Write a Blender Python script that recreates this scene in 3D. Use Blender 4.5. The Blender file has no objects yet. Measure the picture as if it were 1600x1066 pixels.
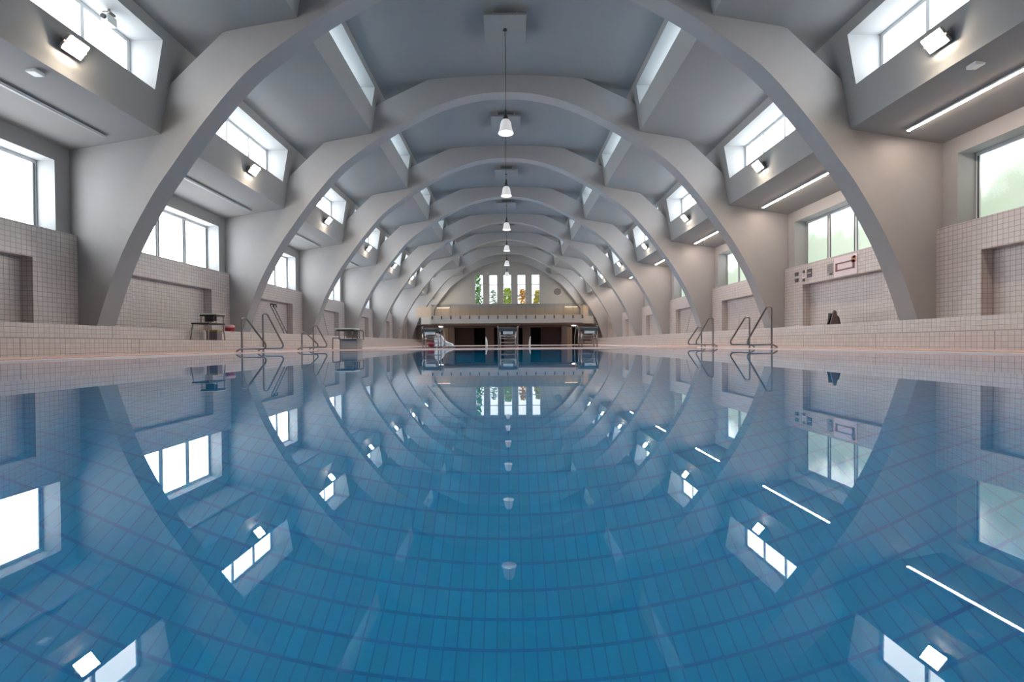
import bpy, bmesh, math, random
from mathutils import Vector, Matrix, Euler

random.seed(4)
U = 1.25                     # metres per drawing unit; every length below is in drawing units
sc = bpy.context.scene
col = sc.collection

# ------------------------------------------------------------------ camera, world, exposure
cd = bpy.data.cameras.new('camera')
cam = bpy.data.objects.new('camera', cd)
col.objects.link(cam)
cd.sensor_width = 36.0
cd.lens = 36.0 * 720 / 1600
cd.shift_x = 0.0044
cd.shift_y = 0.0068
cd.clip_start = 0.02
cd.clip_end = 400
PITCH, ROLL = 0.0103, -0.0077
cam.matrix_world = Matrix.Translation(Vector((0.0, 0, 0.18)) * U) @ Matrix.Rotation(math.pi / 2 - PITCH, 4, 'X') @ Matrix.Rotation(ROLL, 4, 'Z')
sc.camera = cam

w = bpy.data.worlds.new('overcast_sky')
sc.world = w
w.use_nodes = True
bg = w.node_tree.nodes['Background']
bg.inputs[0].default_value = (0.93, 0.97, 1.0, 1)
bg.inputs[1].default_value = 2.2

sc.view_settings.view_transform = 'Standard'
sc.view_settings.look = 'None'
sc.view_settings.gamma = 1
sc.view_settings.use_curve_mapping = False
sc.view_settings.exposure = 0.1
PANE_LEFT, PANE_RIGHT = 9.0, 2.3     # panes glow by themselves in place of daylight
PANE_CLERESTORY, PANE_HIGH = 8.5, 6.5
SPOT_POWER = 260.0
STRIP_POWER = 85.0
sc.cycles.max_bounces = 14
sc.cycles.diffuse_bounces = 6
sc.cycles.transmission_bounces = 8
sc.cycles.glossy_bounces = 5
sc.cycles.caustics_refractive = True
sc.cycles.caustics_reflective = True
sc.cycles.blur_glossy = 0.5
sc.cycles.sample_clamp_indirect = 0

# ------------------------------------------------------------------ materials
def nodes_of(m):
    m.use_nodes = True
    return m.node_tree.nodes, m.node_tree.links

def setp(b, **kw):
    for k, v in kw.items():
        b.inputs[k.replace('_', ' ')].default_value = v

def plain(name, c, rough=0.6, metal=0.0, spec=0.5, noise=0.0, nscale=6.0, bump=0.0):
    m = bpy.data.materials.new(name)
    N, L = nodes_of(m)
    b = N['Principled BSDF']
    setp(b, Base_Color=(*c, 1), Roughness=rough, Metallic=metal)
    b.inputs['Specular IOR Level'].default_value = spec
    if noise or bump:
        t = N.new('ShaderNodeTexCoord'); n = N.new('ShaderNodeTexNoise')
        n.inputs['Scale'].default_value = nscale; n.inputs['Detail'].default_value = 4
        L.new(t.outputs['Object'], n.inputs['Vector'])
        if noise:
            r = N.new('ShaderNodeMapRange')
            r.inputs['To Min'].default_value = 1 - noise; r.inputs['To Max'].default_value = 1 + noise
            L.new(n.outputs['Fac'], r.inputs['Value'])
            x = N.new('ShaderNodeVectorMath'); x.operation = 'SCALE'
            x.inputs[0].default_value = c
            L.new(r.outputs['Result'], x.inputs['Scale'])
            L.new(x.outputs['Vector'], b.inputs['Base Color'])
        if bump:
            bm_ = N.new('ShaderNodeBump'); bm_.inputs['Strength'].default_value = bump
            bm_.inputs['Distance'].default_value = 0.01
            L.new(n.outputs['Fac'], bm_.inputs['Height']); L.new(bm_.outputs['Normal'], b.inputs['Normal'])
    return m

def glow(name, c, power, base=(0.8, 0.8, 0.8)):
    m = bpy.data.materials.new(name)
    N, L = nodes_of(m)
    b = N['Principled BSDF']
    setp(b, Base_Color=(*base, 1), Roughness=0.4, Emission_Color=(*c, 1), Emission_Strength=power)
    return m

def tiles(name, c, grout, sx, sy, sz, g=0.055, rough=0.25, vary=0.05, joint=0.0, offs=(0, 0, 0), spec=0.5, wide=(1, 1, 1)):
    """glazed tiles: lines on the two axes that lie in the surface; sizes in drawing units"""
    m = bpy.data.materials.new(name)
    N, L = nodes_of(m)
    b = N['Principled BSDF']
    setp(b, Roughness=rough)
    b.inputs['Specular IOR Level'].default_value = spec
    tc = N.new('ShaderNodeTexCoord'); ge = N.new('ShaderNodeNewGeometry')
    def mth(op, a, bb=None):
        n = N.new('ShaderNodeMath'); n.operation = op
        for i, v in enumerate((a, bb)):
            if v is None: continue
            if isinstance(v, (int, float)): n.inputs[i].default_value = v
            else: L.new(v, n.inputs[i])
        return n.outputs[0]
    sp = N.new('ShaderNodeSeparateXYZ'); L.new(tc.outputs['Object'], sp.inputs[0])
    sn = N.new('ShaderNodeSeparateXYZ'); L.new(ge.outputs['Normal'], sn.inputs[0])
    line, cells = None, []
    for i, s in enumerate((sx, sy, sz)):
        q = mth('DIVIDE', mth('ADD', sp.outputs[i], offs[i] * U + 100 * s * U), s * U)
        f = mth('FRACT', q)
        cells.append(mth('FLOOR', q))
        one = mth('LESS_THAN', f, g * wide[i] * (0.0825 / s if s > 0.12 else 1))
        if joint and i == 1:
            f2 = mth('FRACT', mth('DIVIDE', mth('ADD', sp.outputs[i], 100 * joint * U), joint * U))
            one = mth('MAXIMUM', one, mth('LESS_THAN', f2, 0.02 / joint))
        inpl = mth('LESS_THAN', mth('ABSOLUTE', sn.outputs[i]), 0.5)
        one = mth('MULTIPLY', one, inpl)
        line = one if line is None else mth('MAXIMUM', line, one)
    cb = N.new('ShaderNodeCombineXYZ')
    for i in range(3): L.new(cells[i], cb.inputs[i])
    wn = N.new('ShaderNodeTexWhiteNoise'); wn.noise_dimensions = '3D'
    L.new(cb.outputs[0], wn.inputs['Vector'])
    sc_ = N.new('ShaderNodeVectorMath'); sc_.operation = 'SCALE'; sc_.inputs[0].default_value = c
    mr = N.new('ShaderNodeMapRange'); mr.inputs['To Min'].default_value = 1 - vary; mr.inputs['To Max'].default_value = 1 + vary
    L.new(wn.outputs['Value'], mr.inputs['Value']); L.new(mr.outputs['Result'], sc_.inputs['Scale'])
    mx = N.new('ShaderNodeMix'); mx.data_type = 'RGBA'
    L.new(line, mx.inputs['Factor']); L.new(sc_.outputs['Vector'], mx.inputs['A'])
    mx.inputs['B'].default_value = (*grout, 1)
    L.new(mx.outputs['Result'], b.inputs['Base Color'])
    return m

def frosted(name, low, amount, power, sky=(0.90, 0.96, 1.0)):
    """frosted pane glowing in place of daylight: sky and blurred trees painted into its emission, dappled by the glass"""
    m = bpy.data.materials.new(name)
    N, L = nodes_of(m)
    b = N['Principled BSDF']
    setp(b, Base_Color=(0.5, 0.55, 0.55, 1), Roughness=0.3)
    tc = N.new('ShaderNodeTexCoord'); oi = N.new('ShaderNodeObjectInfo')
    ad = N.new('ShaderNodeVectorMath'); ad.operation = 'ADD'
    L.new(tc.outputs['Object'], ad.inputs[0])
    rs = N.new('ShaderNodeVectorMath'); rs.operation = 'SCALE'; rs.inputs[0].default_value = (3, 17, 5)
    L.new(oi.outputs['Random'], rs.inputs['Scale']); L.new(rs.outputs[0], ad.inputs[1])
    n1 = N.new('ShaderNodeTexNoise'); n1.inputs['Scale'].default_value = 0.75; n1.inputs['Detail'].default_value = 2
    L.new(ad.outputs[0], n1.inputs['Vector'])
    n2 = N.new('ShaderNodeTexNoise'); n2.inputs['Scale'].default_value = 38; n2.inputs['Detail'].default_value = 1
    L.new(tc.outputs['Object'], n2.inputs['Vector'])
    sp = N.new('ShaderNodeSeparateXYZ'); L.new(tc.outputs['Object'], sp.inputs[0])
    def mth(op, a, bb):
        n = N.new('ShaderNodeMath'); n.operation = op
        for i, v in enumerate((a, bb)):
            if isinstance(v, (int, float)): n.inputs[i].default_value = v
            else: L.new(v, n.inputs[i])
        return n.outputs[0]
    h = mth('MULTIPLY', mth('SUBTRACT', sp.outputs[2], 0.0), 0.9)        # tree line: height of the pane above its sill
    t = mth('ADD', mth('SUBTRACT', mth('MULTIPLY', n1.outputs['Fac'], 1.9), h), mth('MULTIPLY', mth('SUBTRACT', n2.outputs['Fac'], 0.5), 0.35))
    mr = N.new('ShaderNodeMapRange'); mr.interpolation_type = 'SMOOTHSTEP'
    mr.inputs['From Min'].default_value = 0.75 - amount; mr.inputs['From Max'].default_value = 1.75 - amount
    L.new(t, mr.inputs['Value'])
    mx = N.new('ShaderNodeMix'); mx.data_type = 'RGBA'
    mx.inputs['A'].default_value = (*sky, 1); mx.inputs['B'].default_value = (*low, 1)
    L.new(mr.outputs['Result'], mx.inputs['Factor'])
    L.new(mx.outputs['Result'], b.inputs['Emission Color'])  # sky and tree colours are painted into the pane's own glow
    b.inputs['Emission Strength'].default_value = power
    return m

M = {}
M['plaster'] = plain('white_plaster', (0.345, 0.335, 0.33), 0.85, noise=0.03, nscale=2.5, bump=0.06, spec=0.25)
M['ceil'] = plain('ceiling_paint', (0.30, 0.303, 0.308), 0.9, noise=0.02, nscale=2.0, spec=0.2)
M['arch'] = plain('arch_concrete_paint', (0.355, 0.342, 0.342), 0.7, noise=0.04, nscale=3.0, bump=0.08, spec=0.3)
M['reveal'] = plain('white_reveal_paint', (0.34, 0.345, 0.35), 0.8, spec=0.3)
M['tile'] = tiles('pink_glazed_wall_tile', (0.55, 0.495, 0.48), (0.32, 0.265, 0.26), 0.088, 0.088, 0.088, g=0.10, offs=(0, 0, -0.03))
M['bench'] = tiles('pink_glazed_bench_tile', (0.66, 0.60, 0.585), (0.41, 0.35, 0.345), 0.0867, 0.088, 0.0867, g=0.085, joint=2.2, offs=(0.02, 0, -0.031))
M['deck'] = tiles('terracotta_deck_tile', (0.70, 0.46, 0.39), (0.45, 0.33, 0.3), 0.088, 0.088, 0.088, g=0.08, rough=0.3)
M['edge'] = plain('white_edge_stone', (0.90, 0.80, 0.77), 0.6)
M['basin'] = tiles('blue_pool_tile', (0.0, 0.58, 1.0), (0.0, 0.38, 0.86), 0.0825, 0.165, 0.165, g=0.10, rough=0.5, vary=0.05, wide=(1, 2.2, 1))
M['steel'] = plain('brushed_steel', (0.36, 0.33, 0.32), 0.28, metal=1.0)
M['dark_steel'] = plain('dull_steel', (0.22, 0.20, 0.19), 0.4, metal=0.8)
M['black'] = plain('black_plastic', (0.02, 0.018, 0.02), 0.5)
M['white'] = plain('white_plastic', (0.82, 0.82, 0.80), 0.4)
M['pale_top'] = plain('pale_platform_top', (0.70, 0.70, 0.60), 0.5)
M['grey_panel'] = plain('grey_panel', (0.34, 0.31, 0.30), 0.5)
M['frame'] = plain('white_window_frame', (0.70, 0.72, 0.74), 0.4)
M['gasket'] = plain('dark_gasket', (0.06, 0.08, 0.09), 0.5)
M['door'] = plain('dark_brown_door', (0.095, 0.06, 0.058), 0.5)
M['void'] = plain('passage_dark_colour', (0.03, 0.022, 0.02), 0.8)  # near-black colour stands in for the darkness of the passages
M['brown'] = plain('brown_rendered_wall', (0.36, 0.28, 0.26), 0.7)
M['beige'] = plain('lit_passage_beige', (0.66, 0.52, 0.38), 0.5)  # pale colour stands in for the warm light in the side passages
M['wood'] = plain('pale_oak_panelling', (0.40, 0.315, 0.25), 0.5, noise=0.1, nscale=3)
M['concrete'] = plain('balcony_concrete', (0.42, 0.41, 0.405), 0.7)
M['red'] = plain('dark_red_plastic', (0.30, 0.01, 0.03), 0.4)
M['pinkish'] = plain('faded_pink_plastic', (0.65, 0.36, 0.38), 0.5)
M['yellow'] = plain('mustard_plastic', (0.40, 0.33, 0.09), 0.5)
M['purple'] = plain('mauve_grey_plastic', (0.20, 0.16, 0.19), 0.5)
M['bag'] = plain('dark_grey_panel', (0.16, 0.13, 0.14), 0.7)
M['sign'] = plain('sign_white', (0.74, 0.62, 0.64), 0.4)
M['maroon'] = plain('sign_maroon', (0.24, 0.10, 0.12), 0.5)
M['orange'] = plain('sign_orange', (0.45, 0.17, 0.10), 0.5)
M['ink'] = plain('sign_dark', (0.07, 0.055, 0.06), 0.5)
M['pane_l'] = frosted('frosted_pane_pale', (0.07, 0.095, 0.08), 0.35, PANE_LEFT)
M['pane_r'] = frosted('frosted_pane_green', (0.10, 0.155, 0.10), 1.45, PANE_RIGHT, (0.86, 0.95, 0.96))
M['pane_c'] = glow('clerestory_pane_glow', (0.90, 0.96, 1.0), PANE_CLERESTORY)  # emission of the pane itself replaces daylight coming through
M['pane_u'] = glow('high_clerestory_pane_glow', (0.80, 0.93, 1.0), PANE_HIGH)  # same self-glow, standing in for daylight at the top windows
M['spot'] = glow('floodlight_glass', (1.0, 0.86, 0.66), SPOT_POWER)
M['strip'] = glow('strip_light_diffuser', (1.0, 0.80, 0.66), STRIP_POWER)
M['strip_off'] = plain('unlit_strip_diffuser', (0.40, 0.38, 0.39), 0.5)
M['shade'] = glow('pendant_glass', (1.0, 0.98, 0.99), 0.30, (0.66, 0.66, 0.68))
M['downlight'] = glow('downlight_glass', (1.0, 0.9, 0.78), 9.0)
M['warm'] = glow('warm_wall_light_glass', (1.0, 0.72, 0.45), 6.0)
M['bark'] = plain('bark', (0.08, 0.06, 0.05), 0.9)
M['leaf_g'] = plain('green_leaves', (0.14, 0.30, 0.09), 0.8, noise=0.4, nscale=5)
M['leaf_y'] = plain('yellow_leaves', (0.62, 0.52, 0.06), 0.8, noise=0.3, nscale=5)
M['leaf_l'] = plain('lime_leaves', (0.45, 0.55, 0.08), 0.8, noise=0.3, nscale=5)
M['leaf_o'] = plain('orange_leaves', (0.65, 0.32, 0.03), 0.8, noise=0.3, nscale=5)
M['leaf_p'] = plain('grey_green_leaves', (0.34, 0.40, 0.33), 0.8, noise=0.3, nscale=5)
M['lawn'] = plain('lawn_grass', (0.16, 0.24, 0.07), 0.9, noise=0.2)

m = bpy.data.materials.new('pool_water'); N, L = nodes_of(m)
b = N['Principled BSDF']
setp(b, Base_Color=(0.75, 0.99, 1.0, 1), Roughness=0.0, IOR=1.333)
b.inputs['Transmission Weight'].default_value = 1.0
M['water'] = m
m = bpy.data.materials.new('clear_window_glass'); N, L = nodes_of(m)
N.remove(N['Principled BSDF'])
tr = N.new('ShaderNodeBsdfTransparent'); tr.inputs[0].default_value = (0.96, 0.98, 0.98, 1)
gl = N.new('ShaderNodeBsdfGlossy'); gl.inputs['Roughness'].default_value = 0.02
mx = N.new('ShaderNodeMixShader'); mx.inputs[0].default_value = 0.06
L.new(tr.outputs[0], mx.inputs[1]); L.new(gl.outputs[0], mx.inputs[2]); L.new(mx.outputs[0], N['Material Output'].inputs[0])
M['glass'] = m
m = bpy.data.materials.new('railing_glass'); N, L = nodes_of(m)
N.remove(N['Principled BSDF'])
tr = N.new('ShaderNodeBsdfTransparent'); tr.inputs[0].default_value = (0.86, 0.86, 0.86, 1)
gl = N.new('ShaderNodeBsdfGlossy'); gl.inputs['Roughness'].default_value = 0.1
mx = N.new('ShaderNodeMixShader'); mx.inputs[0].default_value = 0.08
L.new(tr.outputs[0], mx.inputs[1]); L.new(gl.outputs[0], mx.inputs[2]); L.new(mx.outputs[0], N['Material Output'].inputs[0])
M['rail_glass'] = m

# ------------------------------------------------------------------ mesh helpers
class MB:
    def __init__(self): self.bm = bmesh.new()
    def face(self, pts, smooth=False):
        vs = [self.bm.verts.new(Vector(p)) for p in pts]
        f = self.bm.faces.new(vs); f.smooth = smooth
        return self
    def box(self, x0, x1, y0, y1, z0, z1, mat=None):
        P = [Vector((x, y, z)) for x in (x0, x1) for y in (y0, y1) for z in (z0, z1)]
        if mat is not None: P = [mat @ p for p in P]
        v = [self.bm.verts.new(p) for p in P]
        for q in ((0, 1, 3, 2), (4, 6, 7, 5), (0, 4, 5, 1), (2, 3, 7, 6), (0, 2, 6, 4), (1, 5, 7, 3)):
            self.bm.faces.new([v[i] for i in q])
        return self
    def bevelled(self, x0, x1, y0, y1, z0, z1, r=0.01, mat=None):
        t = bmesh.new()
        bmesh.ops.create_cube(t, size=1, matrix=Matrix.Translation(((x0 + x1) / 2, (y0 + y1) / 2, (z0 + z1) / 2)) @ Matrix.Diagonal((x1 - x0, y1 - y0, z1 - z0, 1)))
        bmesh.ops.bevel(t, geom=list(t.edges), offset=r, segments=2, affect='EDGES', profile=0.5)
        if mat is not None: bmesh.ops.transform(t, matrix=mat, verts=t.verts)
        self.add(t); t.free()
        return self
    def add(self, t):
        mp = {v: self.bm.verts.new(v.co) for v in t.verts}
        for f in t.faces:
            try:
                g = self.bm.faces.new([mp[v] for v in f.verts]); g.smooth = f.smooth
            except ValueError: pass
    def prism(self, poly, axis, a0, a1):
        """extrude a polygon given in the two other axes"""
        def pt(p, a):
            return {'x': (a, p[0], p[1]), 'y': (p[0], a, p[1]), 'z': (p[0], p[1], a)}[axis]
        A = [self.bm.verts.new(pt(p, a0)) for p in poly]; B = [self.bm.verts.new(pt(p, a1)) for p in poly]
        n = len(poly)
        self.bm.faces.new(A); self.bm.faces.new(B[::-1])
        for i in range(n): self.bm.faces.new([A[i], B[i], B[(i + 1) % n], A[(i + 1) % n]])
        return self
    def tube(self, pts, r, n=10, closed=False):
        pts = [Vector(p) for p in pts]
        rings = []
        up = None
        for i, p in enumerate(pts):
            if closed: d = pts[(i + 1) % len(pts)] - pts[i - 1]
            else: d = pts[min(i + 1, len(pts) - 1)] - pts[max(i - 1, 0)]
            d.normalize()
            if up is None:
                up = Vector((0, 0, 1)) if abs(d.z) < 0.9 else Vector((1, 0, 0))
            a = (up - d * up.dot(d)).normalized(); up = a
            c = d.cross(a)
            rr = r[i] if isinstance(r, (list, tuple)) else r
            rings.append([self.bm.verts.new(p + (a * math.cos(t) + c * math.sin(t)) * rr) for t in (2 * math.pi * k / n for k in range(n))])
        m_ = len(rings)
        for i in range(m_ if closed else m_ - 1):
            A, B = rings[i], rings[(i + 1) % m_]
            for k in range(n):
                f = self.bm.faces.new([A[k], A[(k + 1) % n], B[(k + 1) % n], B[k]]); f.smooth = True
        if not closed:
            self.bm.faces.new(rings[0][::-1]); self.bm.faces.new(rings[-1])
        return self
    def lathe(self, prof, cx=0, cy=0, n=24, mat=None):
        rings = []
        for r, z in prof:
            rings.append([self.bm.verts.new((mat or Matrix()) @ Vector((cx + r * math.cos(t), cy + r * math.sin(t), z))) for t in (2 * math.pi * k / n for k in range(n))])
        for A, B in zip(rings, rings[1:]):
            for k in range(n):
                f = self.bm.faces.new([A[k], A[(k + 1) % n], B[(k + 1) % n], B[k]]); f.smooth = True
        if prof[0][0] > 1e-5: self.bm.faces.new(rings[0][::-1])
        if prof[-1][0] > 1e-5: self.bm.faces.new(rings[-1])
        return self
    def build(self, name, mat, parent=None, loc=None, recalc=True, kind=None):
        bm = self.bm
        bmesh.ops.remove_doubles(bm, verts=bm.verts, dist=1e-5)
        if recalc: bmesh.ops.recalc_face_normals(bm, faces=bm.faces)
        for v in bm.verts: v.co *= U
        for e in bm.edges:
            if len(e.link_faces) == 2 and e.calc_face_angle(0) > 0.65: e.smooth = False
        me = bpy.data.meshes.new(name)
        bm.to_mesh(me); bm.free()
        me.materials.append(M[mat])
        o = bpy.data.objects.new(name, me)
        col.objects.link(o)
        if parent: o.parent = parent
        if loc is not None: o.location = Vector(loc) * U
        if kind: o['kind'] = kind
        return o

def tag(o, label, cat, group=None, kind=None):
    if label: o['label'] = label
    if cat: o['category'] = cat
    if group: o['group'] = group
    if kind: o['kind'] = kind
    return o

def thing(name, label, cat, loc, group=None, rz=0.0):
    o = bpy.data.objects.new(name, None)
    o.empty_display_size = 0.1
    col.objects.link(o)
    o.location = Vector(loc) * U
    o.rotation_euler = (0, 0, rz)
    return tag(o, label, cat, group)

def struct(o):
    o['kind'] = 'structure'
    return o

def dup(root, loc, label, rz=None):
    r = root.copy(); col.objects.link(r)
    r.location = Vector(loc) * U
    if rz is not None: r.rotation_euler = (0, 0, rz)
    r['label'] = label
    def kids(src, dst):
        for ch in list(src.children):
            c = ch.copy(); col.objects.link(c); c.parent = dst
            kids(ch, c)
    kids(root, r)
    return r

def arc(p0, p1, p2, r, n=6):
    """points of the rounded corner at p1"""
    p0, p1, p2 = Vector(p0), Vector(p1), Vector(p2)
    a = (p0 - p1).normalized(); b_ = (p2 - p1).normalized()
    ang = a.angle(b_)
    d = min(r / math.tan(ang / 2), (p0 - p1).length * 0.45, (p2 - p1).length * 0.45)
    s, e = p1 + a * d, p1 + b_ * d
    return [s.lerp(p1, t).lerp(p1.lerp(e, t), t) for t in (i / n for i in range(n + 1))]

def rounded(pts, r, n=6):
    out = [Vector(pts[0])]
    for a, b_, c in zip(pts, pts[1:], pts[2:]): out += arc(a, b_, c, r, n)
    return out + [Vector(pts[-1])]

ORD = ['first', 'second', 'third', 'fourth', 'fifth', 'sixth', 'seventh', 'eighth']
def bay_text(j):
    return 'in the bay before the first arch' if j == 0 else f'in the bay between the {ORD[j-1]} and {ORD[j]} arches'

# ------------------------------------------------------------------ layout
Y0, YEND = -2.5, 43.05
BAY, TH = 4.95, 0.43
ARCH = [9.05 + BAY * k for k in range(7)] + [42.6]      # front faces of the eight arches
ENDS = list(ARCH)                                        # far end of every bay
OPEN = [(e - (4.2 if k < 7 else 3.05), e - 0.3) for k, e in enumerate(ENDS)]
NICHE = [(e - (3.65 if k < 7 else 2.6), e - 0.85) for k, e in enumerate(ENDS)]
XT, XW, XG = 8.42, 8.54, 8.92                            # tiled wall, plaster wall, window plane
ZB, ZN, ZS, ZH = 0.57, 1.78, 2.35, 3.71                  # bench top, niche head, window sill, window head
P0, P1, P2, P3, P4 = (XW, 4.02), (6.74, 4.32), (6.42, 6.15), (4.05, 6.56), (3.84, 7.96)
XLG, XUG = 7.11, 4.55                                    # clerestory glass planes
LZ = (5.02, 5.95)
UZ = (7.21, 7.78)
def fx_lo(z): return P1[0] + (P2[0] - P1[0]) * (z - P1[1]) / (P2[1] - P1[1])
def fx_up(z): return P3[0] + (P4[0] - P3[0]) * (z - P3[1]) / (P4[1] - P3[1])
def vault(x): return 8.29 - 0.0224 * x * x
XP, XB1, XB2, ZD = 6.0, 7.2, 7.72, 0.03                  # pool edge, bench fronts, deck
ZT1 = 0.31
POOL_END, POOL2 = 14.6, (15.7, 34.5)
DEPTH = -3.2

def holes_strip(mb, s, y0, y1, holes, zlo, zhi, xf):
    """a face along Y from zlo to zhi at x = xf(z) with rectangular holes [(ya, yb, za, zb)]"""
    y = y0
    def q(a, b_, z0, z1):
        if b_ - a > 1e-4 and z1 - z0 > 1e-4:
            mb.face([(s * xf(z0), a, z0), (s * xf(z0), b_, z0), (s * xf(z1), b_, z1), (s * xf(z1), a, z1)])
    for ya, yb, za, zb in holes:
        q(y, ya, zlo, zhi); q(ya, yb, zlo, za); q(ya, yb, zb, zhi)
        y = yb
    q(y, y1, zlo, zhi)

def reveal(mb, s, ya, yb, za, zb, xf, xd, sill=True):
    """the four sides of an opening, from the face back to x = xd"""
    A = [(s * xf(za), ya, za), (s * xf(za), yb, za), (s * xf(zb), yb, zb), (s * xf(zb), ya, zb)]
    B = [(s * xd, p[1], p[2]) for p in A]
    for i in range(0 if sill else 1, 4):
        mb.face([A[i], A[(i + 1) % 4], B[(i + 1) % 4], B[i]])

wn = 0
def next_window():
    global wn
    wn += 1
    return f'window_{wn}'

def window_frame(mb, s, x, L_, H, n, fw=0.07, fd=0.06):
    """frame in local coordinates: y 0..L_, z 0..H, inner face at s*x side"""
    def bx(a, b_, c, d): mb.box(-fd / 2, fd / 2, a, b_, c, d)
    bx(0, L_, 0, fw); bx(0, L_, H - fw, H)
    for k in range(n + 1):
        yk = L_ * k / n
        hw = fw if 0 < k < n else fw
        a, b_ = (yk - hw / 2, yk + hw / 2) if 0 < k < n else ((yk, yk + fw) if k == 0 else (yk - fw, yk))
        bx(a, b_, fw, H - fw)

def add_window(s, x, ya, yb, za, zb, n, pane_mat, gasket=False):
    f = MB(); window_frame(f, s, x, yb - ya, zb - za, n)
    o = struct(f.build(next_window(), 'frame', loc=(s * x, ya, za)))
    p = MB()
    for k in range(n):
        a = (yb - ya) * k / n; b_ = (yb - ya) * (k + 1) / n
        p.box(-0.008, 0.008, a + 0.05, b_ - 0.05, 0.05, zb - za - 0.05)
    p.build('pane', pane_mat, o)
    if gasket:
        g = MB()
        for k in range(n):
            a = (yb - ya) * k / n + 0.035; b_ = (yb - ya) * (k + 1) / n - 0.035
            for (c, d) in ((a, a + 0.022), (b_ - 0.022, b_)):
                g.box(-s * 0.036 - 0.006, -s * 0.036 + 0.006, c, d, 0.07, zb - za - 0.07)
        g.build('gasket', 'gasket', o)
    return o

# ------------------------------------------------------------------ shell
for s, side in ((-1, 'left'), (1, 'right')):
    # tiled wall with niches, sill ledge
    t = MB()
    holes_strip(t, s, Y0, YEND, [(a, b_, ZB + 0.002, ZN) for a, b_ in NICHE], ZB + 0.002, ZS, lambda z: XT)
    for a, b_ in NICHE:
        reveal(t, s, a, b_, ZB + 0.002, ZN, lambda z: XT, XT + 0.22, sill=False)
        t.face([(s * (XT + 0.22), a, ZB + 0.002), (s * (XT + 0.22), b_, ZB + 0.002), (s * (XT + 0.22), b_, ZN), (s * (XT + 0.22), a, ZN)])
    t.face([(s * XT, Y0, ZS), (s * XT, YEND, ZS), (s * XW, YEND, ZS), (s * XW, Y0, ZS)])
    tw = struct(t.build(f'wall_{side}', 'tile'))
    # plaster band with the window openings
    p = MB()
    holes_strip(p, s, Y0, YEND, [(a, b_, ZS, ZH) for a, b_ in OPEN], ZS, P0[1] + 0.02, lambda z: XW)
    struct(p.build(f'wall_{side}_upper', 'plaster'))
    r = MB()
    for a, b_ in OPEN:
        reveal(r, s, a, b_, ZS, ZH, lambda z: XW, XG)
    struct(r.build(f'trim_{1 if s < 0 else 2}', 'reveal'))
    # soffit, clerestory faces, middle ceiling
    f = MB()
    f.face([(s * P0[0], Y0, P0[1]), (s * P0[0], YEND, P0[1]), (s * P1[0], YEND, P1[1]), (s * P1[0], Y0, P1[1])])
    struct(f.build(f'ceiling_soffit_{side}', 'plaster'))
    f = MB()
    holes_strip(f, s, Y0, YEND, [(a, b_, *LZ) for a, b_ in OPEN], P1[1], P2[1], fx_lo)
    struct(f.build(f'wall_clerestory_{side}', 'plaster'))
    f = MB()
    for a, b_ in OPEN: reveal(f, s, a, b_, *LZ, fx_lo, XLG)
    struct(f.build(f'trim_{3 if s < 0 else 4}', 'reveal'))
    f = MB()
    f.face([(s * P2[0], Y0, P2[1]), (s * P2[0], YEND, P2[1]), (s * P3[0], YEND, P3[1]), (s * P3[0], Y0, P3[1])])
    struct(f.build(f'ceiling_slope_{side}', 'ceil'))
    f = MB()
    holes_strip(f, s, Y0, YEND, [(a, b_, *UZ) for a, b_ in OPEN], P3[1], P4[1], fx_up)
    struct(f.build(f'wall_high_clerestory_{side}', 'ceil'))
    f = MB()
    for a, b_ in OPEN: reveal(f, s, a, b_, *UZ, fx_up, XUG)
    struct(f.build(f'trim_{5 if s < 0 else 6}', 'reveal'))
    for j, (a, b_) in enumerate(OPEN):
        n = 4 if j < 7 else 3
        add_window(s, XG, a, b_, ZS, ZH, n, 'pane_l' if s < 0 else 'pane_r', gasket=j < 4)
        add_window(s, XLG, a, b_, *LZ, n, 'pane_c')
        add_window(s, XUG, a, b_, *UZ, 1, 'pane_u')

v = MB()
xs = [-P4[0] + 2 * P4[0] * i / 24 for i in range(25)]
for a, b_ in zip(xs, xs[1:]):
    v.face([(a, Y0, vault(a)), (b_, Y0, vault(b_)), (b_, YEND, vault(b_)), (a, YEND, vault(a))], smooth=True)
struct(v.build('ceiling', 'ceil'))

# end wall: band above the balcony with five tall windows, band below with openings
EW = [(-2.62 + 1.325 * k - 0.40, -2.62 + 1.325 * k + 0.40) for k in range(5)]
EZ = (3.85, 6.63)
def y_wall(mb, y, x0, x1, holes, zlo, zhi):
    x = x0
    def q(a, b_, z0, z1):
        if b_ - a > 1e-4 and z1 - z0 > 1e-4: mb.face([(a, y, z0), (b_, y, z0), (b_, y, z1), (a, y, z1)])
    for a, b_, za, zb in holes:
        q(x, a, zlo, zhi); q(a, b_, zlo, za); q(a, b_, zb, zhi); x = b_
    q(x, x1, zlo, zhi)
e = MB()
y_wall(e, YEND, -8.8, 8.8, [(a, b_, *EZ) for a, b_ in EW], 2.1, 9.0)
for a, b_ in EW:
    for (p, q) in (((a, EZ[0]), (b_, EZ[0])), ((b_, EZ[0]), (b_, EZ[1])), ((b_, EZ[1]), (a, EZ[1])), ((a, EZ[1]), (a, EZ[0]))):
        e.face([(p[0], YEND, p[1]), (q[0], YEND, q[1]), (q[0], YEND + 0.35, q[1]), (p[0], YEND + 0.35, p[1])])
struct(e.build('wall_end', 'plaster'))
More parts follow.
